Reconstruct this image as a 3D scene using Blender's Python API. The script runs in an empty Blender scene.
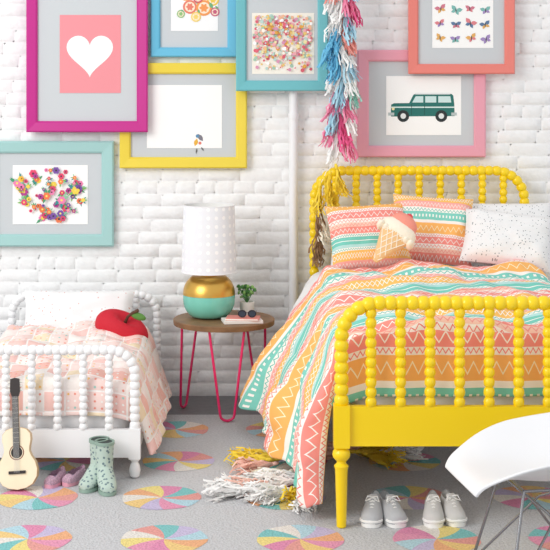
import bpy, bmesh, math, random
from math import sin, cos, pi, radians, sqrt
from mathutils import Vector, Matrix, noise, Euler
random.seed(7)
F=1368.0; CX=247.0; CY=85.0; H=1.625; D0=7.15
def W(px,py,d): return Vector(((px-CX)*d/F, d-D0, H-(py-CY)*d/F))
def lin(c):
    c=c.lstrip('#'); r=[int(c[i:i+2],16)/255 for i in (0,2,4)]
    return tuple((x/12.92 if x<=.04045 else ((x+.055)/1.055)**2.4) for x in r)+(1,)
_m={}
def mat(name,col='#ffffff',rough=.6,metal=0,bump=0,scale=60,var=0,spec=None,coat=0,sheen=0,dist=.01):
    if name in _m: return _m[name]
    m=bpy.data.materials.new(name); m.use_nodes=True; nt=m.node_tree; b=nt.nodes['Principled BSDF']
    c=lin(col) if isinstance(col,str) else col
    b.inputs['Base Color'].default_value=c; b.inputs['Roughness'].default_value=rough; b.inputs['Metallic'].default_value=metal
    if coat: b.inputs['Coat Weight'].default_value=coat
    if sheen: b.inputs['Sheen Weight'].default_value=sheen
    if bump or var:
        tc=nt.nodes.new('ShaderNodeTexCoord'); n=nt.nodes.new('ShaderNodeTexNoise'); n.inputs['Scale'].default_value=scale; n.inputs['Detail'].default_value=5
        nt.links.new(tc.outputs['Object'],n.inputs['Vector'])
        if bump:
            bp=nt.nodes.new('ShaderNodeBump'); bp.inputs['Strength'].default_value=bump; bp.inputs['Distance'].default_value=dist
            nt.links.new(n.outputs['Fac'],bp.inputs['Height']); nt.links.new(bp.outputs['Normal'],b.inputs['Normal'])
        if var:
            r=nt.nodes.new('ShaderNodeValToRGB')
            r.color_ramp.elements[0].position=.3; r.color_ramp.elements[1].position=.7
            r.color_ramp.elements[0].color=tuple(x*(1-var) for x in c[:3])+(1,)
            r.color_ramp.elements[1].color=tuple(min(1,x*(1+var*.4)) for x in c[:3])+(1,)
            nt.links.new(n.outputs['Fac'],r.inputs['Fac']); nt.links.new(r.outputs['Color'],b.inputs['Base Color'])
    _m[name]=m; return m
def paint(col): return mat('paint_'+col.strip('#'),col,.6)

class MB:
    def __init__(s): s.v=[];s.f=[];s.mi=[];s.uv=[];s.mats=[]
    def slot(s,m):
        if m not in s.mats: s.mats.append(m)
        return s.mats.index(m)
    def add(s,vs,fs,m,uv=None):
        o=len(s.v); k=s.slot(m)
        s.v+=[Vector(v) for v in vs]; s.uv+= list(uv) if uv else [(0,0)]*len(vs)
        for f in fs: s.f.append([o+i for i in f]); s.mi.append(k)
    def box(s,c,sz,m,rot=None,taper=1):
        c=Vector(c); R=rot.to_matrix() if rot else Matrix.Identity(3)
        vs=[]
        for z in(-1,1):
            t=1 if z<0 else taper
            for x,y in((-1,-1),(1,-1),(1,1),(-1,1)): vs.append(c+R@Vector((x*sz[0]/2*t,y*sz[1]/2*t,z*sz[2]/2)))
        s.add(vs,[(3,2,1,0),(4,5,6,7),(0,1,5,4),(1,2,6,5),(2,3,7,6),(3,0,4,7)],m)
    def tube(s,pts,rad,m,n=12,cap=True,flat=1):
        pts=[Vector(p) for p in pts]; N=len(pts)
        if not hasattr(rad,'__len__'): rad=[rad]*N
        T=[]
        for i in range(N):
            t=pts[min(i+1,N-1)]-pts[max(i-1,0)]; T.append(t.normalized() if t.length>1e-9 else Vector((0,0,1)))
        nrm=Vector((0,1,0))
        if abs(T[0].dot(nrm))>.9: nrm=Vector((0,0,1))
        vs=[];fs=[]
        for i in range(N):
            nrm=(nrm-T[i]*nrm.dot(T[i])).normalized(); b=T[i].cross(nrm)
            for k in range(n):
                a=2*pi*k/n; vs.append(pts[i]+(nrm*cos(a)*flat+b*sin(a))*rad[i])
        for i in range(N-1):
            for k in range(n):
                k2=(k+1)%n; fs.append((i*n+k,i*n+k2,(i+1)*n+k2,(i+1)*n+k))
        if cap: fs.append(tuple(range(n))[::-1]); fs.append(tuple((N-1)*n+k for k in range(n)))
        s.add(vs,fs,m)
    def lathe(s,c,prof,m,n=24,cap=True):
        c=Vector(c); vs=[];fs=[];N=len(prof)
        for r,z in prof:
            for k in range(n):
                a=2*pi*k/n; vs.append(c+Vector((r*cos(a),r*sin(a),z)))
        for i in range(N-1):
            for k in range(n):
                k2=(k+1)%n; fs.append((i*n+k,i*n+k2,(i+1)*n+k2,(i+1)*n+k))
        if cap: fs.append(tuple(range(n))[::-1]); fs.append(tuple((N-1)*n+k for k in range(n)))
        s.add(vs,fs,m)
    def loft(s,rings,m,cap=True):
        n=len(rings[0]); vs=[v for r in rings for v in r]; fs=[]
        for i in range(len(rings)-1):
            for k in range(n):
                k2=(k+1)%n; fs.append((i*n+k,i*n+k2,(i+1)*n+k2,(i+1)*n+k))
        if cap: fs.append(tuple(range(n))[::-1]); fs.append(tuple((len(rings)-1)*n+k for k in range(n)))
        s.add(vs,fs,m)
    def prism(s,outl,fn,t0,t1,m):
        n=len(outl); vs=[fn(a,b,t0) for a,b in outl]+[fn(a,b,t1) for a,b in outl]
        fs=[tuple(range(n))[::-1],tuple(range(n,2*n))]+[(i,(i+1)%n,n+(i+1)%n,n+i) for i in range(n)]
        s.add(vs,fs,m)
    def ell(s,c,r,m,rot=None,n=16,k=10,fn=None):
        c=Vector(c); R=rot.to_matrix() if rot else Matrix.Identity(3); rings=[]
        for i in range(k+1):
            th=pi*(i+.02*(i==0)-.02*(i==k))/k
            ring=[]
            for j in range(n):
                a=2*pi*j/n; v=Vector((sin(th)*cos(a),sin(th)*sin(a),-cos(th)))
                if fn: v=fn(v)
                ring.append(c+R@Vector((v.x*r[0],v.y*r[1],v.z*r[2])))
            rings.append(ring)
        s.loft(rings,m)
    def build(s,name,M=None,smooth=True,ang=40,sub=0,bevel=0,solid=0,recalc=True,parent=None):
        me=bpy.data.meshes.new(name); vs=[M@v for v in s.v] if M else s.v
        me.from_pydata([tuple(v) for v in vs],[],s.f)
        for m in s.mats: me.materials.append(m)
        me.polygons.foreach_set('material_index',s.mi)
        uvl=me.uv_layers.new(name='UVMap')
        for l in me.loops: uvl.data[l.index].uv=s.uv[l.vertex_index]
        if recalc:
            bm=bmesh.new(); bm.from_mesh(me); bmesh.ops.recalc_face_normals(bm,faces=bm.faces); bm.to_mesh(me); bm.free()
        if smooth:
            me.polygons.foreach_set('use_smooth',[True]*len(me.polygons))
            if ang<180: me.set_sharp_from_angle(angle=radians(ang))
        ob=bpy.data.objects.new(name,me); bpy.context.scene.collection.objects.link(ob)
        if solid:
            q=ob.modifiers.new('solid','SOLIDIFY'); q.thickness=solid; q.offset=-1
        if bevel:
            q=ob.modifiers.new('bev','BEVEL'); q.width=bevel; q.segments=2; q.limit_method='ANGLE'
        if sub:
            q=ob.modifiers.new('sub','SUBSURF'); q.levels=sub; q.render_levels=sub
        if parent: ob.parent=parent
        return ob

# ---------- node expression helper
class E:
    def __init__(s,nt,k): s.nt=nt; s.k=k
    def op(s,o,b=None,c=None):
        n=s.nt.nodes.new('ShaderNodeMath'); n.operation=o
        for i,x in enumerate((s,b,c)):
            if x is None: continue
            if isinstance(x,E): s.nt.links.new(x.k,n.inputs[i])
            else: n.inputs[i].default_value=x
        return E(s.nt,n.outputs[0])
    def __add__(s,b): return s.op('ADD',b)
    def __sub__(s,b): return s.op('SUBTRACT',b)
    def __mul__(s,b): return s.op('MULTIPLY',b)
    def __truediv__(s,b): return s.op('DIVIDE',b)
    def mod(s,b): return s.op('FLOORED_MODULO',b)
    def abs(s): return s.op('ABSOLUTE')
    def lt(s,b): return s.op('LESS_THAN',b)
    def mx(s,b): return s.op('MAXIMUM',b)
def mixc(nt,fac,a,b):
    n=nt.nodes.new('ShaderNodeMix'); n.data_type='RGBA'
    if isinstance(fac,E): nt.links.new(fac.k,n.inputs['Factor'])
    else: n.inputs['Factor'].default_value=fac
    for key,x in((6,a),(7,b)):
        if isinstance(x,tuple): n.inputs[key].default_value=x
        else: nt.links.new(x,n.inputs[key])
    return n.outputs[2]
def uvmat(name,rough=.9):
    m=bpy.data.materials.new(name); m.use_nodes=True; nt=m.node_tree
    b=nt.nodes['Principled BSDF']; b.inputs['Roughness'].default_value=rough
    tc=nt.nodes.new('ShaderNodeTexCoord'); sp=nt.nodes.new('ShaderNodeSeparateXYZ'); nt.links.new(tc.outputs['UV'],sp.inputs[0])
    return m,nt,b,tc,E(nt,sp.outputs[0]),E(nt,sp.outputs[1])
def addbump(nt,b,tc,scale,st,out='UV',dist=.01):
    n=nt.nodes.new('ShaderNodeTexNoise'); n.inputs['Scale'].default_value=scale; nt.links.new(tc.outputs[out],n.inputs['Vector'])
    bp=nt.nodes.new('ShaderNodeBump'); bp.inputs['Strength'].default_value=st; bp.inputs['Distance'].default_value=dist
    nt.links.new(n.outputs['Fac'],bp.inputs['Height']); nt.links.new(bp.outputs['Normal'],b.inputs['Normal'])

def duvet_material():
    m,nt,b,tc,U,V=uvmat('striped_cotton'); P=.74
    v=(V/P).mod(1.0)
    r=nt.nodes.new('ShaderNodeValToRGB'); cr=r.color_ramp; cr.interpolation='CONSTANT'
    bands=[(0,'#f7958b'),(.08,'#faf3ea'),(.12,'#fbb865'),(.25,'#faf3ea'),(.285,'#7fcfbf'),(.38,'#faf3ea'),(.43,'#f8aca2'),(.51,'#fbc065'),(.62,'#faf3ea'),(.655,'#b5e0da'),(.69,'#78cbbb'),(.78,'#faf3ea'),(.82,'#f79184'),(.90,'#fccdb8'),(.95,'#faf3ea')]
    cr.elements[0].position=0; cr.elements[0].color=lin(bands[0][1]); cr.elements[1].position=bands[1][0]; cr.elements[1].color=lin(bands[1][1])
    for p,c in bands[2:]:
        e=cr.elements.new(p); e.color=lin(c)
    nt.links.new(v.k,r.inputs['Fac']); col=r.outputs['Color']
    def zig(c,amp,per,w,ph=0):
        t=(((U/per)+ph).mod(1.0)-.5).abs()*2.0-.5
        return (v-c-t*amp).abs().lt(w)
    z=zig(.04,.045,.05,.005).mx(zig(.565,.06,.045,.005)).mx(zig(.565,.06,.045,.005,.5)).mx(zig(.86,.045,.035,.005))
    z=z.mx(((v-.333).abs().lt(.016))*(((U/.028).mod(1.0)-.5).abs().lt(.2)))
    z=z.mx(zig(.47,.04,.028,.005)).mx((v-.735).abs().lt(.004))
    col=mixc(nt,z,col,lin('#fef8f0'))
    z2=zig(.10,.025,.022,.005).mx(zig(.975,.03,.03,.005))
    col=mixc(nt,z2,col,lin('#f2877f'))
    z4=zig(.185,.06,.045,.006)
    col=mixc(nt,z4,col,lin('#fff0c9'))
    z3=zig(.405,.03,.03,.006).mx(zig(.638,.02,.02,.005)).mx(zig(.80,.02,.02,.005))
    col=mixc(nt,z3,col,lin('#5cc2b2'))
    z5=zig(.925,.03,.03,.006); col=mixc(nt,z5,col,lin('#f39d92'))
    nt.links.new(col,b.inputs['Base Color']); addbump(nt,b,tc,14,.35,dist=.02)
    return m
def quilt_material():
    m,nt,b,tc,U,V=uvmat('patchwork_quilt')
    q=.085
    wn=nt.nodes.new('ShaderNodeTexWhiteNoise'); cb=nt.nodes.new('ShaderNodeCombineXYZ')
    nt.links.new((U/q).op('FLOOR').k,cb.inputs[0]); nt.links.new((V/q).op('FLOOR').k,cb.inputs[1]); nt.links.new(cb.outputs[0],wn.inputs['Vector'])
    r=nt.nodes.new('ShaderNodeValToRGB'); cr=r.color_ramp; cr.interpolation='CONSTANT'
    cols=[(0,'#f8dcd5'),(.3,'#f9e9e3'),(.5,'#f5cbc3'),(.66,'#f7efe9'),(.8,'#f5c0b4'),(.9,'#f6e2c2')]
    cr.elements[0].color=lin(cols[0][1]); cr.elements[1].position=.3; cr.elements[1].color=lin(cols[1][1])
    for p,c in cols[2:]:
        e=cr.elements.new(p); e.color=lin(c)
    nt.links.new(wn.outputs['Value'],r.inputs['Fac'])
    fu=((U/q).mod(1.0)-.5).abs(); fv=((V/q).mod(1.0)-.5).abs()
    col=r.outputs['Color']
    s=(fu-.46).op('GREATER_THAN',0).mx((fv-.46).op('GREATER_THAN',0))
    col=mixc(nt,s,col,lin('#fbf4f0'))
    fu2=((U/(q/3)).mod(1.0)-.5); fv2=((V/(q/3)).mod(1.0)-.5)
    dots=(fu2*fu2+fv2*fv2).lt(.03)
    wn2=nt.nodes.new('ShaderNodeTexWhiteNoise'); cb2=nt.nodes.new('ShaderNodeCombineXYZ')
    nt.links.new((U/(q/3)).op('FLOOR').k,cb2.inputs[0]); nt.links.new((V/(q/3)).op('FLOOR').k,cb2.inputs[1]); nt.links.new(cb2.outputs[0],wn2.inputs['Vector'])
    r2=nt.nodes.new('ShaderNodeValToRGB'); r2.color_ramp.interpolation='CONSTANT'
    c3=[(0,'#f09c8b'),(.3,'#fbf3ee'),(.6,'#f5c274'),(.75,'#fff6f0'),(.9,'#a5d3c8')]
    r2.color_ramp.elements[0].color=lin(c3[0][1]); r2.color_ramp.elements[1].position=.3; r2.color_ramp.elements[1].color=lin(c3[1][1])
    for p,c in c3[2:]:
        e=r2.color_ramp.elements.new(p); e.color=lin(c)
    nt.links.new(wn2.outputs['Value'],r2.inputs['Fac'])
    sel=(E(nt,wn.outputs['Value'])*7.3).mod(1.0).lt(.5)
    col=mixc(nt,dots*sel,col,r2.outputs['Color'])
    nt.links.new(col,b.inputs['Base Color'])
    bp=nt.nodes.new('ShaderNodeBump'); bp.inputs['Strength'].default_value=.8; bp.inputs['Distance'].default_value=.014
    hgt=(fu*fu+fv*fv)*-2.0+dots*.2
    nt.links.new(hgt.k,bp.inputs['Height']); nt.links.new(bp.outputs['Normal'],b.inputs['Normal'])
    return m
def dotted_material(name,base,dot,q,rad,coord='UV',jit=True,amt=1.0):
    m,nt,b,tc,U,V=uvmat(name)
    vo=nt.nodes.new('ShaderNodeTexVoronoi'); vo.inputs['Scale'].default_value=1/q; vo.inputs['Randomness'].default_value=.8 if jit else 0.0
    nt.links.new(tc.outputs[coord],vo.inputs['Vector'])
    d=E(nt,vo.outputs['Distance']).lt(rad)
    nt.links.new(mixc(nt,d*amt,lin(base),lin(dot)),b.inputs['Base Color'])
    return m

# ---------- room
white_brick=mat('white_painted_brick','#f6f6f6',.6,bump=.6,scale=34,var=.04,dist=.007)
floor_m=mat('grey_floor','#77767a',.5,bump=.1,scale=30,var=.15)
mb=MB()
x0,x1,zt=-2.6,3.0,2.75; ch=.066; bl=.205
mb.add([(x0,0,0),(x1,0,0),(x1,0,zt),(x0,0,zt)],[(0,1,2,3)],white_brick)
row=0; z=0
while z<zt-.01:
    head=row%6==4
    x=x0-(bl/2 if row%2 else 0)-random.random()*.05
    while x<x1:
        ll=(bl/2 if head else bl)*(.92+.16*random.random())
        g=.0022+random.random()*.002; gz_=.002+random.random()*.002; be=.005+random.random()*.005; dy=-.0022-random.random()*.0042
        a,b_=max(x+g,x0),min(x+ll-g,x1)
        if b_-a>.03:
            zb,zc=z+gz_,min(z+ch-gz_,zt); sk=(random.random()-.5)*.004; tl=(random.random()-.5)*.002
            NXx,NZz=6,4; vs=[];fs=[]
            for jz in range(NZz+1):
                for ix in range(NXx+1):
                    bx=[0,be/(b_-a),.33,.5,.67,1-be/(b_-a),1][ix]; bz=[0,be/(zc-zb),.5,1-be/(zc-zb),1][jz]
                    X=a+(b_-a)*bx; Z=zb+(zc-zb)*bz+sk*(bx-.5)
                    edge=(ix in(0,NXx)) or (jz in(0,NZz))
                    nn=noise.noise(Vector((X*14,Z*18,row*.37)))
                    if edge: Y=0; X+=nn*.004; Z+=noise.noise(Vector((X*25,Z*9,2)))*.003
                    else:
                        Y=dy+nn*.0018+noise.noise(Vector((X*40,Z*40,5)))*.0010+tl*(bz-.5)
                        X+=noise.noise(Vector((X*30,Z*30,8)))*.003; Z+=noise.noise(Vector((X*30,Z*30,12)))*.003
                    vs.append((X,Y,Z))
            for jz in range(NZz):
                for ix in range(NXx):
                    q=jz*(NXx+1)+ix; fs.append((q,q+1,q+NXx+2,q+NXx+1))
            mb.add(vs,fs,white_brick)
        x+=ll
    z+=ch; row+=1
mb.add([(x0,.12,0),(x1,.12,0),(x1,.12,zt),(x0,.12,zt)],[(3,2,1,0)],white_brick)
mb.build('wall_back',smooth=True,ang=75,recalc=False)
mb=MB(); mb.box((.2,-3.2,-.03),(5.6,6.8,.06),floor_m); mb.build('floor',smooth=False)

# rug
rug_m=mat('grey_wool_rug','#cdcdcf',.95,bump=.9,scale=110,var=.18)
mb=MB(); mb.box((.25,-1.93,.004),(4.2,2.98,.008),rug_m)
cols=['#eb9dba','#f3df8d','#84c9c8','#f2b486','#cdc1e0','#eee8e0','#eaa39b','#badbe6','#f4d08a','#e592b5']
wm=[mat('wool_'+c.strip('#'),c,.95,bump=.9,scale=110,var=.2) for c in cols]
R=.155
for j,d in enumerate([6.42,5.88,5.36,4.87,4.40]):
    for i in range(-3,4):
        cx=.17+.485*i+(.02 if j%2 else -.02); cy=d-D0
        order=list(range(10)); random.shuffle(order); ph=random.random()*6
        NS=10
        for k in range(NS):
            vs=[];fs=[]; nr,na=5,4
            for a in range(nr+1):
                r=R*a/nr
                for c in range(na+1):
                    th=ph+2*pi*(k+c/na)/NS+.35*r/R
                    rr=r*(1+.015*sin(th*7+i+j))
                    vs.append((cx+rr*cos(th),cy+rr*sin(th),.0092))
            for a in range(nr):
                for c in range(na):
                    q=a*(na+1)+c; fs.append((q,q+1,q+na+2,q+na+1))
            mb.add(vs,fs,wm[order[k]])
mb.build('pinwheel_rug',smooth=False,recalc=False)

# pipe
mb=MB(); pm=mat('white_pipe_paint','#f1f1f3',.4)
px_=W(293.5,200,7.08).x
mb.tube([(px_,-.05,0),(px_,-.05,zt)],.023,pm,20)
for zz in(.4,1.45,2.4): mb.tube([(px_,-.05,zz),(px_,-.05,zz+.03)],.027,pm,20); mb.box((px_,-.02,zz+.015),(.02,.04,.02),pm)
mb.build('wall_pipe')

# ---------- frames
mat_grey=mat('mat_board','#cbd0d3',.8)
def framed(name,x0,y0,x1,y1,bw,col,off,arts,art_rect=None,artcol='#fdfdfb',cleat=None):
    mb=MB(); d=D0-off; fm=mat('frame_'+col.strip('#'),col,.35)
    def P(px,py,dd=0): 
        v=W(px,py,d); v.y-=dd; return v
    bk=0 if cleat else -(off-.008)
    loops=[(0,0,bk),(0,0,.024),(.12,.12,.030),(.85,.85,.026),(1,1,.018),(1,1,.006)]
    vs=[]
    for i0,_,dd in loops:
        o=bw*i0
        for a,b in((x0+o,y1-o),(x1-o,y1-o),(x1-o,y0+o),(x0+o,y0+o)): vs.append(P(a,b,dd))
    fs=[]
    for i in range(len(loops)-1):
        for k in range(4): fs.append((i*4+k,i*4+(k+1)%4,(i+1)*4+(k+1)%4,(i+1)*4+k))
    fs.append((3,2,1,0)); mb.add(vs,fs,fm)
    if cleat:
        c=P(cleat[0],cleat[1]); mb.box((c.x,-(off+.008)/2,c.z),(.12,off-.008,.03),mat('hanging_cleat','#b9a27c',.7))
    e=bw*.95
    mb.add([P(x0+e,y1-e,.008),P(x1-e,y1-e,.008),P(x1-e,y0+e,.008),P(x0+e,y0+e,.008)],[(0,1,2,3)],mat_grey)
    lay=.0095
    if art_rect:
        a,b,c,dd_=art_rect
        mb.add([P(a,dd_,lay),P(c,dd_,lay),P(c,b,lay),P(a,b,lay)],[(0,1,2,3)],paint(artcol)); lay+=.0005
    for pts,c in arts:
        mb.add([P(a,b,lay) for a,b in pts],[tuple(range(len(pts)))],paint(c)); lay+=.00003
    return mb.build(name,smooth=False,recalc=False)
def circ(x,y,r,n=14,ry=None,a0=0): return [(x+r*cos(a0+2*pi*k/n),y+(ry or r)*sin(a0+2*pi*k/n)) for k in range(n)]
def leaf(x,y,l,w,a):
    return [(x+u*cos(a)-v*sin(a),y+u*sin(a)+v*cos(a)) for u,v in((0,0),(l*.3,w*.8),(l*.6,w*.9),(l,0),(l*.6,-w*.9),(l*.3,-w*.8))]
heart=[]
for k in range(48):
    t=2*pi*k/48; heart.append((90+1.45*16*sin(t)**3, 53-1.45*(13*cos(t)-5*cos(2*t)-2*cos(3*t)-cos(4*t))))
framed('framed_heart_print',27,-24,148,132,11,'#c4238a',.055,[(heart,'#fbf9f8')],(60,15,121,93),'#ee939b',cleat=(80,20))
rd=[]
for (x,y,r,c) in((186,-6,7,'#f2b06a'),(201,-10,7,'#e9728a'),(213,0,6,'#f0c94f'),(190,7,7,'#e8806a'),(204,8,8,'#f29a55'),(215,12,4.5,'#c85a7c'),(181,14,4,'#8fbf7a'),(196,17,5,'#f3d470'),(198,-2,5,'#d9556b')):
    rd.append((circ(x,y,r,18),c)); rd.append((circ(x,y,r*.72,18),'#fbe8cf'))
    for q in range(6): rd.append((leaf(x,y,r*.62,r*.2,q*1.047),c))
    rd.append((leaf(x+r*.7,y-r*.7,r*.9,r*.25,-.6+r),'#6fae7a'))
framed('framed_fruit_print',151,-60,237,57,9.5,'#66bcdc',.02,rd,(171,-34,218,31),'#f8f8f8')
fl=[]
for k in range(620):
    x=254+random.random()*57; y=16+random.random()*55
    if random.random()<(1 if y<55 else .5):
        c=random.choice(['#efaab0','#e26478','#efc974','#f3e3a8','#a3c9b3','#efb895','#d993b3','#bcd9d1','#ffffff','#e4a543','#fdf6ea','#d95f6f'])
        fl.append((circ(x,y,.7+random.random()*1.5,6,a0=random.random()),c))
framed('framed_wildflower_print',236,-14,328,91,10.5,'#6fbcc3',.09,fl,(252,13,314,74),'#f7f2e6',cleat=(270,20))
bird=[(leaf(203,141,9,2.4,-2.2),'#7d7b86'),(leaf(195,146,8,2.2,-1.3),'#e8b13a'),(circ(197.5,136,1.8,10),'#5b8fb5'),(circ(200,143,1.6,8),'#e07b6d'),(leaf(197,148,6,.9,1.7),'#666666'),(leaf(201,147,5,.9,.9),'#666666')]
framed('framed_bird_print',120,63,247,168,11,'#eed546',.02,bird,(147,85,222,148))
fl=[]
for k in range(95):
    x=16+random.random()*68; y=169+random.random()*50
    if ((x-50)/36)**2+((y-194)/26)**2>1: continue
    c=random.choice(['#e7466f','#b23a8e','#f2b52e','#d9426b','#f07a4a','#7a4fa3','#f3d44a','#ef7fb1'])
    r=1.3+random.random()*2.4
    if k%2==0:
        for q in range(4): fl.append((leaf(x,y,r*2.6,r*.4,random.random()*6.3),random.choice(['#3f9a6b','#7ab55a','#2f8f8f','#8fc7a0'])))
    for q in range(6): fl.append((circ(x+r*.7*cos(q*1.047),y+r*.7*sin(q*1.047),r*.5,8),c))
    fl.append((circ(x,y,r*.35,8),'#3b2b3d' if k%2 else '#f7e06a'))
framed('framed_bouquet_print',-13,141,114,246,12,'#a3cecb',.02,fl,(13,165,88,224))
bf=[]
pc=['#d27a8e','#5b7a9f','#e6b062','#7dbab3','#e0828a','#a48dc2']
for r_ in range(3):
    for c_ in range(4):
        x=440+c_*15.2+(random.random()-.5)*2; y=9+r_*14.5+(c_%2)*1.5
        col=pc[(r_*4+c_*3)%6]; c2=pc[(r_*3+c_+2)%6]; s_=.7+.35*random.random(); tl=(random.random()-.5)*.9
        for sg in(-1,1):
            a=(-.5 if sg>0 else pi+.5)+tl
            bf.append((leaf(x,y,7*s_,2.3*s_,a),col)); a=(.7 if sg>0 else pi-.7)+tl
            bf.append((leaf(x,y,5.3*s_,1.7*s_,a),c2))
        bf.append((circ(x,y,.6,6,2.6),'#444444'))
framed('framed_butterfly_print',408,-26,514,74,10,'#ea8378',.055,bf,(432,0,493,48),cleat=(455,10))
g='#1f7068'
car=[([(390.5,115),(391,104.5),(394,103.2),(409,103),(413,95),(415,93.8),(451,93.8),(453,95.5),(454,104),(454.3,116),(391,116.5)],g),
 ([(415,92.8),(450,92.8),(450,94.4),(415,94.4)],'#e9efed'),
 ([(412,102.5),(415.5,96.2),(423,96.2),(423,102.5)],'#cfe8e6'),([(425,102.5),(425,96.2),(436,96.2),(436,102.5)],'#cfe8e6'),([(438,102.5),(438,96.2),(450,96.2),(451,102.5)],'#cfe8e6'),
 ([(391,106.6),(454,106.6),(454,107.8),(391,107.8)],'#dff2ee'),([(388,112.5),(394,112.5),(394,115.5),(388,115.5)],'#b8c4c4'),([(451,112.5),(456.5,112.5),(456.5,115.5),(451,115.5)],'#b8c4c4'),
 (circ(393,108.8,1.5,10),'#f5e9b0'),([(424,104),(424.6,104),(424.6,115),(424,115)],'#155049'),([(411,104),(411.6,104),(411.6,115),(411,115)],'#155049'),
 (circ(403,116,6),'#222c2e'),(circ(403,116,2.8),'#e3e9e8'),(circ(441,116,6),'#222c2e'),(circ(441,116,2.8),'#e3e9e8')]
framed('framed_car_print',357,50,485,157,11.5,'#eba2b3',.02,car,(386,76,461,135))

# ---------- spool turning
def beads(path,rmax,rmin,bl):
    P=[Vector(p) for p in path]; L=[0]
    for a,b in zip(P,P[1:]): L.append(L[-1]+(b-a).length)
    tot=L[-1]; nb=max(1,round(tot/bl)); pts=[];rs=[]
    def at(s):
        s=min(max(s,0),tot)
        for i in range(len(L)-1):
            if s<=L[i+1]+1e-9:
                t=(s-L[i])/(L[i+1]-L[i]+1e-12); return P[i].lerp(P[i+1],t)
        return P[-1]
    for k in range(nb):
        for f in(.03,.1,.25,.42,.58,.75,.9,.97):
            pts.append(at((k+f)/nb*tot)); rs.append(rmin+(rmax-rmin)*sqrt(max(0,1-(2*f-1)**2)))
    return pts,rs
def arch(xl,xr,y,zb,zt,r):
    p=[(xl,y,zb)]
    for k in range(9):
        a=pi-pi/2*k/8; p.append((xl+r+r*cos(a),y,zt-r+r*sin(a)))
    for k in range(9):
        a=pi/2-pi/2*k/8; p.append((xr-r+r*cos(a),y,zt-r+r*sin(a)))
    p.append((xr,y,zb)); return p
def end_panel(mb,xl,xr,y,ztop,rz0,rz1,r,m,R1,R2,nsp,bl1,bl2,bw=.05):
    p,rs=beads(arch(xl,xr,y,rz1,ztop,r),R1,R1*.6,bl1); mb.tube(p,rs,m,14)
    for k in range(nsp):
        x=xl+(xr-xl)*(k+1)/(nsp+1)
        dx=min(x-xl,xr-x); zt_=ztop if dx>r else ztop-r+sqrt(max(0,r*r-(r-dx)**2))
        p,rs=beads([(x,y,rz1-.005),(x,y,zt_-R1*.6)],R2,R2*.5,bl2); mb.tube(p,rs,m,12)
    mb.box(((xl+xr)/2,y,(rz0+rz1)/2),(xr-xl,bw*.5,rz1-rz0),m)
    for x in(xl,xr):
        mb.box((x,y,(rz0+rz1)/2),(bw,bw,rz1-rz0+.01),m)
        b=bw/2
        if rz0>.15: prof=[(b*.5,0),(b*.62,.004),(b*.8,rz0-.09),(b*.95,rz0-.075),(b*.6,rz0-.065),(b*.6,rz0-.058),(b*1.05,rz0-.045),(b*1.15,rz0-.033),(b*1.05,rz0-.02),(b*.6,rz0-.008),(b*.7,rz0)]
        else: prof=[(b*.5,0),(b*.8,.006),(b*1.0,rz0*.35),(b*.85,rz0*.6),(b*.55,rz0*.75),(b*.8,rz0*.85),(b*.8,rz0)]
        mb.lathe((x,y,0),[(r_,z_+.001) for r_,z_ in prof],m,16)
ym=mat('yellow_lacquer','#fdd806',.35,coat=.2)
bed_y=bpy.data.objects.new('yellow_spool_bed',None); bpy.context.scene.collection.objects.link(bed_y)
XL,XR=.345,1.425; YH,YF=-.12,-2.15
RZ=.008
mb=MB(); end_panel(mb,XL,XR,YF,.82,.30,.445,.13,ym,.027,.021,9,.040,.036,.058); mb.build('footboard',M=Matrix.Translation((0,0,RZ)),parent=bed_y,ang=35)
mb=MB(); end_panel(mb,XL,XR,YH,1.185,.30,.445,.15,ym,.026,.021,9,.040,.036,.058)
mb.build('headboard',parent=bed_y,ang=35)
mb=MB()
for x in(XL,XR): mb.box((x,(YH+YF)/2,.375),(.025,abs(YF-YH)-.05,.13),ym)
mb.build('side_rails',parent=bed_y,smooth=False)
sheet=mat('white_sheet','#f4f3f3',.9,bump=.3,scale=15)
def cushion_box(mb,x0,x1,y0,y1,z0,z1,m,r=.05):
    rings=[]
    for zz,ins in((z0,r*.6),(z0+r*.4,r*.1),(z0+r,0),(z1-r,0),(z1-r*.4,r*.12),(z1,r*.7)):
        ring=[]
        for cx_,cy_,a0 in((x1-r,y1-r,0),(x0+r,y1-r,pi/2),(x0+r,y0+r,pi),(x1-r,y0+r,1.5*pi)):
            for k in range(5):
                a=a0+pi/2*k/4; ring.append(Vector((cx_+(r-ins)*cos(a),cy_+(r-ins)*sin(a),zz)))
        rings.append(ring)
    mb.loft(rings,m)
mb=MB(); cushion_box(mb,.375,1.395,-2.08,-.17,.32,.62,sheet); mb.build('mattress',parent=bed_y,ang=60)

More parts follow.
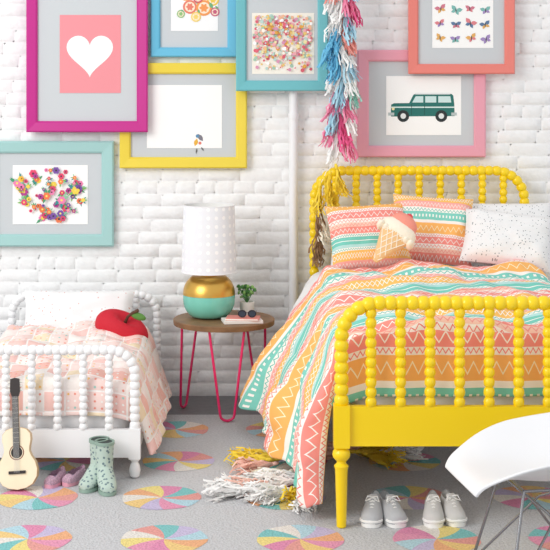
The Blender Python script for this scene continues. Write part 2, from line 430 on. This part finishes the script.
def cover(xl,xr,yh,yf,ztop,dropL,angL,dropR,angR,dropF,m,puff,foldamp,nz,seed=0,zhead=0.0,NU=110,NV=90,crown=.03,headslant=0):
    mb=MB(); Wd=xr-xl; L=yh-yf; vs=[];uv=[]
    for j in range(NV+1):
        V=(L+dropF)*j/NV; 
        for i in range(NU+1):
            u=i/NU
            vv=min(V/L,1); dl=dropL; aL=radians(angL[0]+(angL[1]-angL[0])*vv); aR=radians(angR)
            tot=dl+Wd+dropR; U=-dl+tot*u
            t=0; e=.07
            if U<0:
                t=-U; hx=t*sin(aL); hz=t*cos(aL)
                x=xl-hx; z=ztop-hz*(1-math.exp(-t/ e*1.3)); 
                fold=foldamp*min(1,t/dl*1.5)*(sin(V*10+seed+t*3)+.7*sin(V*19+seed*2-t*4)+.35*sin(V*37+seed*3+t*5))
                x+=-abs(fold)*.6+fold*.7
                x-=foldamp*.9*sin(min(1,t/dl)*pi)
                dt=t*cos(aL)
            elif U>Wd:
                t=U-Wd; x=xr+t*sin(aR); z=ztop-t*cos(aR)*(1-math.exp(-t/e*1.3)); x+=foldamp*min(1,t/.3)*(.7+.6*sin(V*13+seed)+.4*sin(V*27)); dt=t
            else:
                x=xl+U; e2=min(U,Wd-U); z=ztop+crown*min(1,e2/.12)**.5+zhead*math.exp(-V/.25)
                dt=0
            if V<=L: y=yh-V
            else:
                w=V-L; y=yf-.006*sin(U*30+seed)-.01*min(1,w/.05); z=ztop+crown*(0 if dt>0 else min(1,min(U,Wd-U)/.12)**.5)-max(w,dt*.98)
                if dt>0: y+=.02*min(1,w/.1)
            if dt==0 and V<L: z-=.03*math.exp(-(L-V)/.03)
            k=noise.noise(Vector((x*nz,y*nz,z*nz+seed)))*puff+noise.noise(Vector((x*nz*2.7,y*nz*2.3,z*nz*2+seed)))*puff*.5
            k+=(.5-abs(noise.noise(Vector((x*nz*1.6+3,y*nz*1.1+x*3,seed)))))*puff*.5-puff*.15
            if V<=L:
                z+=k if dt==0 else k*.4
                if dt>0: x-=(abs(k)*.9 if U<0 else -abs(k)*.5)
            z=max(z,.03)
            vs.append((x,y,z)); uv.append((U,V))
    fs=[]
    for j in range(NV):
        for i in range(NU):
            a=j*(NU+1)+i; fs.append((a,a+1,a+NU+2,a+NU+1))
    mb.add(vs,fs,m,uv); return mb
dm=duvet_material()
mb=cover(.36,1.40,-.60,-2.085,.675,.62,(34,8),.45,8,.24,dm,.045,.028,4.2,1.7,zhead=.05,NU=130,NV=120,crown=.04)
mb.build('duvet',parent=bed_y,ang=180,solid=.014,sub=1,recalc=False)
mb=cover(.37,1.39,-.22,-.72,.66,.26,(35,35),.2,10,.0,sheet,.02,.012,5,4,NU=70,NV=40,crown=.02)
mb.build('top_sheet',parent=bed_y,ang=180,solid=.01,sub=1,recalc=False)

def pillow(mb,w,h,t,m,M,uvs=1,uvrot=False,n=22,seed=0,uo=(0,0)):
    for sd in(1,-1):
        vs=[];uv=[];fs=[]
        for j in range(n+1):
            for i in range(n+1):
                x=-1+2*i/n; y=-1+2*j/n
                tt=((1-x**4)*(1-y**4))**.55
                X=x*(1-.06*(1-y*y)*abs(x)**3)*w/2; Y=y*(1-.06*(1-x*x)*abs(y)**3)*h/2
                Z=sd*t/2*tt+(noise.noise(Vector((x*2+seed,y*2,sd)))*.016+noise.noise(Vector((x*5+seed,y*5,sd)))*.009)*tt
                vs.append(M@Vector((X,Y,Z))); a,b=(Y,X) if uvrot else (X,Y); uv.append((a*uvs+uo[0],b*uvs+uo[1]))
        for j in range(n):
            for i in range(n):
                a=j*(n+1)+i; q=(a,a+1,a+n+2,a+n+1); fs.append(q if sd>0 else q[::-1])
        mb.add(vs,fs,m,uv)
def lean(c,tilt=68,yaw=0,roll=0):
    return Matrix.Translation(c)@Matrix.Rotation(radians(yaw),4,'Z')@Matrix.Rotation(radians(tilt),4,'X')@Matrix.Rotation(radians(roll),4,'Z')
grey_dot=dotted_material('speckled_cotton','#f0efee','#838c8d',.012,.23)
wp=mat('white_pillowcase','#f4f3f2',.9,bump=.2,scale=20)
def mkpillow(name,*a,**k):
    mb=MB(); pillow(mb,*a,**k); return mb.build(name,ang=180,recalc=False)
mkpillow('bed_pillow',.46,.30,.12,wp,lean(W(375,240,6.90),64,0,0),seed=9)
mkpillow('bed_pillow',.58,.36,.15,grey_dot,lean(W(500,236,6.85),64,0,0),seed=3)
mkpillow('striped_pillow',.40,.36,.13,dm,lean(W(369,238,6.70),62,4,3),seed=1,uo=(0,.60),uvs=1.7)
mkpillow('striped_pillow',.40,.36,.13,dm,lean(W(432,230,6.76),64,-3,-4),seed=2,uo=(.1,.16),uvs=1.7)
mkpillow('bed_pillow',.44,.30,.15,grey_dot,lean(W(508,240,6.62),52,-6,-8),seed=5)
# ice cream cushion
M=lean(W(393,238,6.52),62,0,-38)
mb=MB(); waf=mat('waffle_felt','#f0c48d',.9,bump=.5,scale=80); scp=mat('cream_plush','#fbf0dc',.9,bump=.4,scale=70); pk=mat('coral_plush','#f59a88',.9,bump=.4,scale=70)
rings=[]
for t in[0,.06,.2,.4,.6,.8,.95,1]:
    w=.012+.068*t; yy=-.15+.17*t; rings.append([M@Vector((w*cos(a),yy,w*.55*sin(a))) for a in[2*pi*k/20 for k in range(20)]])
mb.loft(rings,waf)
wl=mat('waffle_lines','#fdf3e2',.9)
for k in range(-3,5):
    for sg in(-1,1):
        pts=[]
        for q in range(9):
            yy=-.14+.16*q/8; t=(yy+.15)/.17; w=.012+.068*t; xx=k*.028+sg*(yy+.06)*.6
            if abs(xx)<w*.93: pts.append(M@Vector((xx,yy,w*.55*sqrt(1-(xx/w)**2)+.001)))
        if len(pts)>1: mb.tube(pts,.0022,wl,5)
Rm=M.to_3x3().to_euler()
mb.ell(M@Vector((0,.045,0)),(.095,.055,.05),scp,Rm)
for k in range(7):
    mb.ell(M@Vector((-.085+.028*k,.02,.0)),(.02,.022,.045),scp,Rm,10,8)
mb.ell(M@Vector((.0,.09,0)),(.07,.05,.045),pk,Rm)
mb.ell(M@Vector((.0,.135,0)),(.018,.018,.018),mat('cherry_felt','#e2545a',.8),Rm)
mb.build('ice_cream_cone_cushion',ang=60)

# ---------- white toddler bed
wmn=mat('white_lacquer','#f5f5f6',.35,coat=.2)
tb=bpy.data.objects.new('white_toddler_bed',None); bpy.context.scene.collection.objects.link(tb)
TL,TR=-1.205,-.462; TH,TF=-.13,-1.515
mb=MB(); end_panel(mb,TL,TR,TF,.525,.085,.20,.10,wmn,.022,.018,6,.033,.030,.048); mb.build('footboard',parent=tb,ang=35,M=Matrix.Translation((0,0,.008)))
mb=MB(); end_panel(mb,TL,TR,TH,.55,.085,.20,.10,wmn,.022,.018,6,.033,.030,.048); mb.build('headboard',parent=tb,ang=35)
mb=MB()
for x in(TL,TR): mb.box((x,(TH+TF)/2,.142),(.022,abs(TH-TF)-.04,.11),wmn)
mb.build('side_rails',parent=tb,smooth=False)
mb=MB(); cushion_box(mb,TL+.03,TR-.03,TF+.05,TH-.04,.16,.35,sheet); mb.build('mattress',parent=tb,ang=60)
qm=quilt_material()
mb=cover(TL+.025,TR-.03,-.42,TF+.045,.385,.25,(8,8),.30,20,.16,qm,.03,.014,6,3.1,zhead=.03,NU=90,NV=80,crown=.03)
mb.build('quilt',parent=tb,ang=180,solid=.012,sub=1,recalc=False)
smalldot=dotted_material('ditsy_cotton','#f2f1f1','#dfb4ae',.022,.18)
mkpillow('toddler_pillow',.56,.30,.13,smalldot,lean(W(78,318,6.82),58,0,0),seed=6)
# apple cushion
cr_=mat('apple_red_plush','#c5152c',.75,bump=.2,scale=60)
grn=mat('leaf_green_felt','#5f8f45',.9); brn=mat('stem_brown','#5a3b2a',.8)
mb=MB(); c1=W(121,331,6.60)
def ap(v): 
    q=v.copy(); rr=v.x**2+v.y**2
    if v.z>0: q.z-=.45*math.exp(-rr*9)
    else: q.z+=.2*math.exp(-rr*9)
    s_=1+.10*v.z; q.x*=s_; q.y*=s_
    return q
Ra=Euler((.45,.45,0))
mb.ell(c1,(.135,.085,.098),cr_,Ra,32,24,ap)
up_=Ra.to_matrix()@Vector((0,0,1)); a0=c1+up_*.05
mb.tube([a0,a0+up_*.045,a0+up_*.07+Vector((.015,0,0.0)),a0+up_*.085+Vector((.035,0,0))],[.008,.007,.007,.009],brn,8)
mb.ell(a0+up_*.055+Vector((.045,0,-.006)),(.04,.010,.018),grn,Euler((0,.35,0)),12,8)
mb.build('apple_cushion',ang=70)

# ---------- side table
tz=.47; tx,ty=-.114,6.78-D0
wood=mat('walnut_wood','#8f6a48',.5,bump=.1,scale=12,var=.35)
hp=mat('hot_pink_metal','#e8266a',.35)
mb=MB(); mb.lathe((tx,ty,0),[(.235,tz-.03),(.250,tz-.027),(.252,tz-.004),(.248,tz)],wood,48)
for a0 in(-85,35,155):
    fz=.0085 if a0==-85 else 0
    a=radians(a0); er=Vector((cos(a),sin(a),0)); et=Vector((-sin(a),cos(a),0))
    c=Vector((tx,ty,0)); pts=[c+er*.19+et*.085+Vector((0,0,tz-.028))]
    for k in range(7):
        b=pi*k/6; pts.append(c+er*.225+et*(.034*cos(b))+Vector((0,0,.034-.027*sin(b)+fz)))
    pts.append(c+er*.19-et*.085+Vector((0,0,tz-.028)))
    mb.tube(pts,.0065,hp,10)
    mb.box(c+er*.19+Vector((0,0,tz-.031)),(.10,.03,.004),hp,Euler((0,0,a+pi/2)))
mb.build('side_table',ang=40)
# lamp
lc=W(209,318,6.80); lx,ly=lc.x,lc.y
gold=mat('gold_leaf','#dcae58',.33,metal=1,bump=.1,scale=20); mint=mat('mint_ceramic','#7bd0bd',.25,coat=.4)
mb=MB()
def sph(z0,z1,n=10):
    out=[]
    for k in range(n+1):
        z=z0+(z1-z0)*k/n; t=(z-.105)/.125
        out.append((.130*max(.05,(1-abs(t)**2.5))**.5,z))
    return out
mb.lathe((lx,ly,tz),[(.06,0.001)]+[(r,z) for r,z in sph(.008,.115)],mint,40)
mb.lathe((lx,ly,tz),sph(.1155,.205),gold,40)
mb.lathe((lx,ly,tz),[(.045,.2),(.04,.215),(.012,.22),(.012,.30)],gold,20)
sh=dotted_material('lamp_shade_fabric','#edeff3','#ffffff',.042,.22,'UV',False)
n=48; vs=[];uv=[];fs=[]
for z,r in((.228,.137),(.558,.127)):
    for k in range(n+1):
        a=2*pi*k/n; vs.append((lx+r*cos(a),ly+r*sin(a),tz+z)); uv.append((k/n*.84,z))
fs=[(k,k+1,n+2+k,n+1+k) for k in range(n)]
mb.add(vs,fs,sh,uv)
vs2=[(lx+(v[0]-lx)*.985,ly+(v[1]-ly)*.985,v[2]) for v in vs]
mb.add(vs2,[f[::-1] for f in fs],mat('shade_lining','#f4f4f2',.9))
for z,r in((.228,.137),(.558,.127)):
    mb.tube([(lx+r*cos(2*pi*k/40),ly+r*sin(2*pi*k/40),tz+z) for k in range(41)],.0025,mat('shade_trim','#f2f2f4',.8),6,False)
for k in range(3):
    a=k*2.1; mb.tube([(lx,ly,tz+.30),(lx+.136*cos(a),ly+.136*sin(a),tz+.235)],.002,gold,6)
mb.build('table_lamp',ang=50,recalc=False)
# potted plant
pc_=W(247,308,6.86); mb=MB(); pot=mat('white_ceramic','#ece9e2',.4)
mb.lathe((pc_.x,pc_.y,tz),[(.028,.001),(.033,.01),(.038,.07),(.034,.07),(.032,.06)],pot,24)
mb.lathe((pc_.x,pc_.y,tz),[(.034,.058),(.001,.06)],mat('potting_soil','#4a3a2c',.9),16)
lg=mat('succulent_green','#4f8a4a',.5); lg2=mat('succulent_light','#7fae5e',.5)
for k in range(46):
    a=random.random()*6.3; rr=random.random()*.05; b=Vector((pc_.x,pc_.y,tz+.06)); tip=b+Vector((cos(a)*rr,sin(a)*rr*.8,.035+random.random()*.055))
    mb.tube([b,b.lerp(tip,.6)+Vector((0,0,.005)),tip],.0012,lg,5)
    mb.ell(tip,(.011,.008,.006),random.choice([lg,lg2]),Euler((random.random(),random.random()*2,a)),8,6)
mb.build('potted_succulent',ang=60)
mb=MB(); bc=W(243,319,6.66)
mb.box((bc.x-.005,bc.y,tz+.0085),(.19,.12,.014),mat('book_cover_white','#ece7e2',.6),Euler((0,0,.15)))
mb.box((bc.x,bc.y,tz+.0205),(.16,.105,.010),mat('book_cover_coral','#ea8f86',.6),Euler((0,0,-.1)))
mb.box((bc.x-.002,bc.y-.001,tz+.0205),(.1605,.1055,.006),mat('book_pages','#f3efe6',.9),Euler((0,0,-.1)))
mb.build('book_stack',smooth=False,bevel=.001)
mb=MB(); sg=mat('sunglasses_plastic','#2b2a33',.2); gz=tz+.045; gx,gy=bc.x+.02,bc.y-.02
for sx in(-1,1):
    mb.tube([(gx+sx*.024+.019*cos(2*pi*k/20),gy,gz+.016*sin(2*pi*k/20)) for k in range(21)],.0028,sg,6,False)
    mb.add([(gx+sx*.024+.018*cos(2*pi*k/20),gy,gz+.015*sin(2*pi*k/20)) for k in range(20)],[tuple(range(20))],mat('tinted_lens','#3a4452',.1))
    mb.tube([(gx+sx*.043,gy,gz+.006),(gx+sx*.045,gy+.06,gz+.004),(gx+sx*.04,gy+.085,gz-.016)],.002,sg,6)
mb.tube([(gx-.006,gy,gz+.003),(gx,gy,gz+.006),(gx+.006,gy,gz+.003)],.0022,sg,6)
mb.build('sunglasses',ang=60)

# ---------- tassel garland
def tassel(mb,p,L,m,d=Vector((0,0,-1)),spread=.28,ns=34,floor=None,w=.006,wave=.010):
    d=d.normalized(); a=d.orthogonal().normalized(); b=d.cross(a)
    mb.tube([p-d*.012,p,p+d*.02],[.005,.009,.007],m,8)
    for k in range(ns):
        th=random.random()*6.3; s=spread*sqrt(random.random()); out=(a*cos(th)+b*sin(th))
        l=L*(.75+.3*random.random()); wd=(a*cos(th+1.57)+b*sin(th+1.57)); c0=p+d*.01
        vs=[]; tw=random.random()*2.2; sd=random.random()*50; n_=7
        for q in range(n_):
            t=q/(n_-1); cc=c0+d*(l*t)+out*(s*l*t+.004)+Vector((noise.noise(Vector((sd,t*3,1))),noise.noise(Vector((sd,t*3,5))),noise.noise(Vector((sd,t*4,9)))*(1 if floor is not None else 0)))*wave*4*t
            ww=(wd*cos(tw*t)+out*sin(tw*t))*w*.5
            vs+= [cc-ww,cc+ww]
        if floor is not None:
            for i_,v in enumerate(vs): v.z=max(v.z,floor+.0004*(k%20)+.0006*(i_%2))
        mb.add(vs,[(2*q,2*q+1,2*q+3,2*q+2) for q in range(n_-1)],m)
tm={k:mat('tissue_'+k,c,.7) for k,c in dict(pink='#f691b3',hot='#ee5f96',blue='#6fbfe2',sky='#b3dcec',white='#faf9f7',mint='#a3dfd0',coral='#f6a094',yellow='#f7d83e',peach='#fccdbd',gold='#94714e',cream='#f8f1dc',lilac='#c5b3e6').items()}
mb=MB(); cord=mat('cotton_cord','#f0ece4',.8)
path=[W(341+3*sin(k*1.1),-110+k*13.3,6.97) for k in range(19)]
mb.tube(path,.002,cord,6)
seq=['white','blue','sky','white','pink','sky','white','hot','white','coral','blue','sky','white','mint','pink','white','pink','pink','coral']
for k,p in enumerate(path):
    if k<18:
        sg_=1 if k%2 else -1
        tassel(mb,p,.23,tm[seq[k]],Vector((sg_*.26,-.15,-1)),.16,34,w=.009)
        tassel(mb,p+Vector((0,-.01,-.03)),.21,tm[seq[(k*5+3)%19]],Vector((-sg_*.22,-.22,-1)),.16,30,w=.009)
p2=[path[-1],W(336,162,6.90),W(326,172,6.88),W(318,190,6.88),W(316,215,6.88),W(318,245,6.88)]
mb.tube(p2,.002,cord,6)
for p,c,dx in((W(336,166,6.88),'yellow',.2),(W(330,172,6.88),'yellow',-.1),(W(324,178,6.88),'yellow',.35),(W(320,184,6.88),'yellow',-.1),(W(318,205,6.87),'gold',.1),(W(318,222,6.87),'gold',0),(W(319,212,6.86),'cream',.2),(W(318,234,6.86),'gold',0)):
    tassel(mb,p,.15,tm[c],Vector((dx,-.12,-1)),.18,30,w=.008)
mb.build('tassel_garland',ang=180,recalc=False)
mb=MB()
fpts=[]
for (px,py,c,ang) in((306,486,'white',200),(292,482,'cream',215),(298,492,'white',190),(276,486,'white',230),(274,494,'peach',200),(262,496,'white',190),(308,498,'yellow',250),(294,500,'white',220),(270,470,'yellow',150),(286,468,'yellow',170),(306,502,'white',265),(276,474,'peach',200),(252,500,'white',185),(284,498,'white',205),(288,488,'white',195),(264,490,'white',205),(352,462,'yellow',20),(365,464,'yellow',-40),(382,462,'white',0),(360,458,'peach',200)):
    d=2223/(py-85); p=W(px,py,d); p.z=.045; fpts.append(p)
    a=radians(ang); tassel(mb,p,.17,tm[c],Vector((cos(a),sin(a)*.8,-.10)),.30,60,floor=.012,w=.0075,wave=.012)
mb.tube([fpts[0],fpts[1],fpts[3],fpts[4],fpts[5],fpts[12]],.002,cord,6)
mb.build('tassel_garland',ang=180,recalc=False)

# ---------- footwear
def ring(cy,cz,rx,rn,tilt,n=18,sq=2.0,cx=0):
    out=[]
    for k in range(n):
        a=2*pi*k/n; ca,sa=cos(a),sin(a); e=2/sq
        u=rx*abs(ca)**e*(1 if ca>0 else -1); v=rn*abs(sa)**e*(1 if sa>0 else -1)
        out.append(Vector((cx+u, cy+v*cos(tilt), cz+v*sin(tilt))))
    return out
def sole_outline(l,w,n=28):
    o=[]
    for k in range(n):
        a=2*pi*k/n; y=-cos(a)*l/2; t=(y+l/2)/l
        ww=w/2*(1.05-.25*t)*(abs(sin(a))**.7)*(1 if sin(a)>0 else -1)
        if .35<t<.65: ww*=.93
        o.append((ww,y))
    return o
def place(px,py,yaw,d=None):
    d=d or 2223/(py-85); p=W(px,py,d); p.z=.0095
    return Matrix.Translation(p)@Matrix.Rotation(radians(yaw),4,'Z')
def boots():
    bm_=dotted_material('boot_print','#b7c9be','#6f8388',.016,.32,'Object'); sol=mat('boot_sole','#8fa89b',.6)
    mb=MB()
    for px,py,yw in((91,491,-22),(107,494,14)):
        M=place(px,py,yw)@Matrix.Translation((0,.07,0))
        A=[ring(.0,.178,.038,.044,0),ring(.0,.15,.037,.042,.0),ring(.0,.11,.035,.040,-.05),ring(.0,.08,.034,.043,-.25),ring(-.012,.06,.035,.047,-.6),ring(-.04,.045,.036,.042,-1.05),ring(-.075,.034,.037,.030,-1.4),ring(-.105,.028,.035,.023,-1.5),ring(-.125,.024,.027,.017,-1.55),ring(-.135,.022,.012,.010,-1.57)]
        mb.loft([[M@v for v in r] for r in A],bm_)
        mb.loft([[M@v for v in r] for r in(ring(0,.172,.041,.047,0),ring(0,.184,.041,.047,0),ring(0,.184,.033,.039,0),ring(0,.16,.030,.036,0))],sol,False)
        mb.add([M@v for v in ring(0,.181,.034,.040,0)],[tuple(range(18))],mat('boot_inside','#3d4644',.9))
        mb.loft([[M@v for v in r] for r in(ring(.004,.012,.033,.042,0),ring(.002,.05,.034,.043,0),ring(0,.09,.033,.041,0))],bm_)
        mb.prism([(x,y-.045) for x,y in sole_outline(.185,.078)],lambda a,b,t,M=M:M@Vector((a,b,t)),0,.014,sol)
        mb.tube([M@Vector((0,-.043,.06)),M@Vector((.0,-.048,.075))],.004,sol,6)
    mb.build('rain_boots',ang=50)
boots()
def shoes(name,lst,up,sol,inn,L=.165,Wd=.078,hi=.055,lace=True):
    mb=MB()
    for px,py,yw in lst:
        M=place(px,py,yw)@Matrix.Translation((0,L/2,0))
        mb.prism(sole_outline(L,Wd),lambda a,b,t,M=M:M@Vector((a,b,t)),0,.016,sol)
        R_=[]
        prof=[(-.49,.018,.3),(-.46,.028,.62),(-.38,.036,.85),(-.22,.042,.97),(-.05,.058,.93),(.05,.066,.86),(.2,.062,.82),(.36,.066,.8),(.46,.068,.6),(.49,.066,.42)]
        for ty_,hh,ww in prof:
            y=ty_*L; w=Wd/2*ww; hh=hh*hi/.055
            r=[]
            for k in range(15):
                a=pi*k/14; r.append(M@Vector((w*cos(a)*(1.0 if hh<.05 else .95),y,.014+hh*max(0,sin(a))**.75)))
            R_.append(r)
        n=15; vs=[v for r in R_ for v in r]; fs=[]
        o0=3 if not lace else 5
        for i in range(len(R_)-1):
            for k in range(n-1):
                if i>=o0 and 4<=k<=9 and i<8: continue
                fs.append((i*n+k,i*n+k+1,(i+1)*n+k+1,(i+1)*n+k))
        fs.append(tuple(range(n))); fs.append(tuple(len(R_)*n-1-k for k in range(n)))
        mb.add(vs,fs,up)
        mb.add([M@Vector((Wd*.36*cos(2*pi*k/16),L*.15+L*.30*sin(2*pi*k/16),.030)) for k in range(16)],[tuple(range(16))],inn)
        if lace:
            tongue=[ring(L*-.08,.062,.018,.004,-.7),ring(L*.06,.088,.020,.004,-.9),ring(L*.09,.092,.015,.003,-.9)]
            mb.loft([[M@v for v in r] for r in tongue],up)
            for q in range(4):
                y=L*(-.20+.07*q); z=.060+.008*q
                mb.tube([M@Vector((-.02,y,z-.008)),M@Vector((0,y-.003,z+.002)),M@Vector((.02,y+.002,z-.008))],.003,sol,6)
            for sx in(-1,1):
                mb.tube([M@Vector((0,-.0,.088)),M@Vector((sx*.018,-.012,.094)),M@Vector((sx*.026,-.022,.078)),M@Vector((sx*.008,-.012,.082))],.0025,sol,6)
            mb.tube([M@Vector((Wd*.43*cos(a),-L*.30-L*.19*sin(a),.022)) for a in[pi*k/10 for k in range(11)]],.006,sol,6)
    return mb.build(name,ang=50)
gc=mat('grey_canvas','#b9babc',.9,bump=.3,scale=150); gc2=mat('pale_canvas','#cfcdca',.9,bump=.3,scale=150); ws=mat('white_rubber','#f4f3f0',.6); di=mat('shoe_lining','#e2ddd4',.9)
shoes('canvas_sneakers',[(370,531,-12),(400,531,14)],gc,ws,di,L=.18,Wd=.088,hi=.062)
shoes('canvas_sneakers',[(434,531,-6),(459,530,8)],gc2,ws,di,L=.18,Wd=.084,hi=.062)
gl=mat('glitter_pink_shoe','#c9a3b8',.5,bump=.4,scale=200,var=.5); gs=mat('pink_shoe_sole','#e3a3b4',.6)
shoes('toddler_ballet_flats',[(47,491,-25),(64,489,-35)],gl,gs,mat('pink_lining','#8f7f96',.9),L=.12,Wd=.058,hi=.04,lace=False)

# ---------- guitar
gw=mat('spruce_wood','#f5e6c8',.4,bump=.05,scale=10,var=.06); gb=mat('ebony','#2c2422',.4); gsd=mat('guitar_side','#d9b887',.4)
mb=MB()
prof=[(0,.0),(.006,.035),(.02,.062),(.05,.081),(.08,.084),(.11,.076),(.135,.060),(.155,.052),(.175,.054),(.20,.060),(.225,.058),(.243,.042),(.25,.02),(.252,0)]
outl=[(w,z) for z,w in prof]+[(-w,z) for z,w in prof[-2:0:-1]]
mb.prism(outl,lambda a,b,t:Vector((a,t,b)),-.025,.022,gsd)
mb.prism([(a*.985,b*.99+.001) for a,b in outl],lambda a,b,t:Vector((a,t,b)),-.0265,-.025,gw)
Y=-.0268
def disc(x,z,r,y,m,n=24): mb.add([(x+r*cos(2*pi*k/n),y,z+r*sin(2*pi*k/n)) for k in range(n)],[tuple(range(n))],m)
disc(0,.150,.031,Y-.0002,mat('rosette','#7a3f28',.5)); disc(0,.150,.027,Y-.0004,gw); disc(0,.150,.024,Y-.0006,gb)
mb.box((0,-.0295,.07),(.07,.006,.012),gb)
mb.box((0,-.030,.275),(.026,.007,.215),gb); mb.box((0,-.018,.31),(.024,.018,.14),gsd)
mb.prism([(-.014,.378),(.014,.378),(.021,.40),(.019,.45),(.0,.455),(-.019,.45),(-.021,.40)],lambda a,b,t:Vector((a,t,b)),-.030,-.016,gb)
for sx in(-1,1):
    for k in range(3): mb.tube([(sx*.018,-.022,.403+.017*k),(sx*.030,-.022,.403+.017*k)],.0045,mat('peg_white','#e8e4da',.3),8)
for k in range(6):
    x=-.0105+.0042*k; mb.tube([(x,-.0355,.07),(x*.9,-.0355,.378)],.0005,mat('string','#dddddd',.3),4)
for k in range(10): mb.box((0,-.0338,.19+.02*k),(.026,.0012,.0012),mat('fret','#c9c2b0',.3,metal=1))
gp=W(19,493,5.46)
mb.build('toy_guitar',M=Matrix.Translation((gp.x,gp.y-.005,.0115))@Matrix.Rotation(radians(-4),4,'Y')@Matrix.Rotation(radians(-14),4,'X')@Matrix.Scale(.96,4),ang=35)

# ---------- rocker chair (shell: F,z,halfwidth,rise,wrap)
tbl=[(0,.31,.385,.19,.0,0),(.06,.30,.41,.205,.006,0),(.13,.265,.425,.225,.02,0),(.25,.17,.42,.265,.08,0),(.36,.06,.405,.295,.13,.0),(.48,-.06,.40,.31,.15,.0),(.60,-.17,.41,.315,.15,.01),(.70,-.25,.45,.31,.12,.03),(.80,-.30,.54,.29,.09,.06),(.90,-.33,.66,.25,.05,.07),(1,-.37,.80,.18,.0,.04)]
def samp(s):
    for a,b in zip(tbl,tbl[1:]):
        if s<=b[0]+1e-9:
            t=(s-a[0])/(b[0]-a[0]); return [a[i]+(b[i]-a[i])*t for i in range(1,6)]
    return list(tbl[-1][1:])
sm=mat('white_plastic_shell','#f0f0f2',.35); cmn=mat('chrome_wire','#9a9a9d',.2,metal=1); mw=mat('maple_wood','#e3c79b',.45,var=.15,scale=14)
chair=bpy.data.objects.new('rocking_armchair',None); bpy.context.scene.collection.objects.link(chair)
S=.88; CM=Matrix.Translation((.955,-2.74,.0095))@Matrix.Rotation(radians(180+8),4,'Z')@Matrix.Scale(S,4)
mb=MB(); NS,NT=40,32; vs=[]
for i in range(NS+1):
    f,z,w,rise,wrap=[sum(samp(min(1,max(0,i/NS+o)))[q] for o in(-.04,-.02,0,.02,.04))/5 for q in range(5)]
    for j in range(NT+1):
        t=-1+2*j/NT; at=abs(t)
        X=w*(1 if t>0 else -1)*(at if at<.7 else .7+.3*sin((at-.7)/.3*pi/2)*.9)
        lipf=max(0,(at-.9)/.1)
        vs.append(Vector((f+wrap*t*t, X+ (1 if t>0 else -1)*lipf*.022*(rise/.15), z+rise*at**2.4-lipf*.006*(rise/.15))))
mb.add(vs,[(i*(NT+1)+j,i*(NT+1)+j+1,(i+1)*(NT+1)+j+1,(i+1)*(NT+1)+j) for i in range(NS) for j in range(NT)],sm)
mb.build('seat_shell',M=CM,parent=chair,ang=180,solid=.010,sub=1)
mb=MB()
def rk(sy): 
    return [Vector((-.36+.72*k/16, sy*.22, .012+.42*(-.36+.72*k/16)**2*1.0)) for k in range(17)]
for sy in(-1,1):
    mb.tube(rk(sy),.012,mw,10)
    fr=Vector((.20,sy*.22,.03)); bk=Vector((-.20,sy*.22,.03))
    mf=Vector((.12,sy*.13,.39)); mk=Vector((-.10,sy*.13,.39))
    mb.tube([fr,mf],.006,cmn,8); mb.tube([bk,mk],.006,cmn,8)
    mb.tube([fr,Vector((-.02,sy*.10,.30)),Vector((-.10,-sy*.06,.38))],.005,cmn,8); mb.tube([bk,Vector((.02,sy*.10,.30)),Vector((.12,-sy*.06,.38))],.005,cmn,8)
    mb.tube([mf,mk],.006,cmn,8)
for x in(-.10,.12): mb.tube([(x,-.13,.39),(x,.13,.39)],.006,cmn,8)
mb.build('rocker_base',M=CM,parent=chair,ang=50)

# ---------- camera / light
cam=bpy.data.cameras.new('camera'); co=bpy.data.objects.new('camera',cam); bpy.context.scene.collection.objects.link(co)
co.location=(0,-D0,H); co.rotation_euler=(pi/2,0,0); cam.lens=F/550*36; cam.sensor_width=36
cam.shift_x=(275-CX)/550; cam.shift_y=-(275-CY)/550; bpy.context.scene.camera=co
w=bpy.data.worlds.new('world'); bpy.context.scene.world=w; w.use_nodes=True
w.node_tree.nodes['Background'].inputs[0].default_value=(.97,.985,1,1); w.node_tree.nodes['Background'].inputs[1].default_value=.86
def area(n,loc,tgt,size,e,c=(1,1,1)):
    l=bpy.data.lights.new(n,'AREA'); l.size=size; l.energy=e; l.color=c; o=bpy.data.objects.new(n,l); bpy.context.scene.collection.objects.link(o)
    o.location=loc; o.rotation_euler=(Vector(tgt)-Vector(loc)).to_track_quat('-Z','Y').to_euler()
area('window_light',(-3.6,-4.6,3.2),(0.2,-.8,.5),2.8,165,(1,.985,.965))
bpy.context.scene.view_settings.view_transform='Standard'
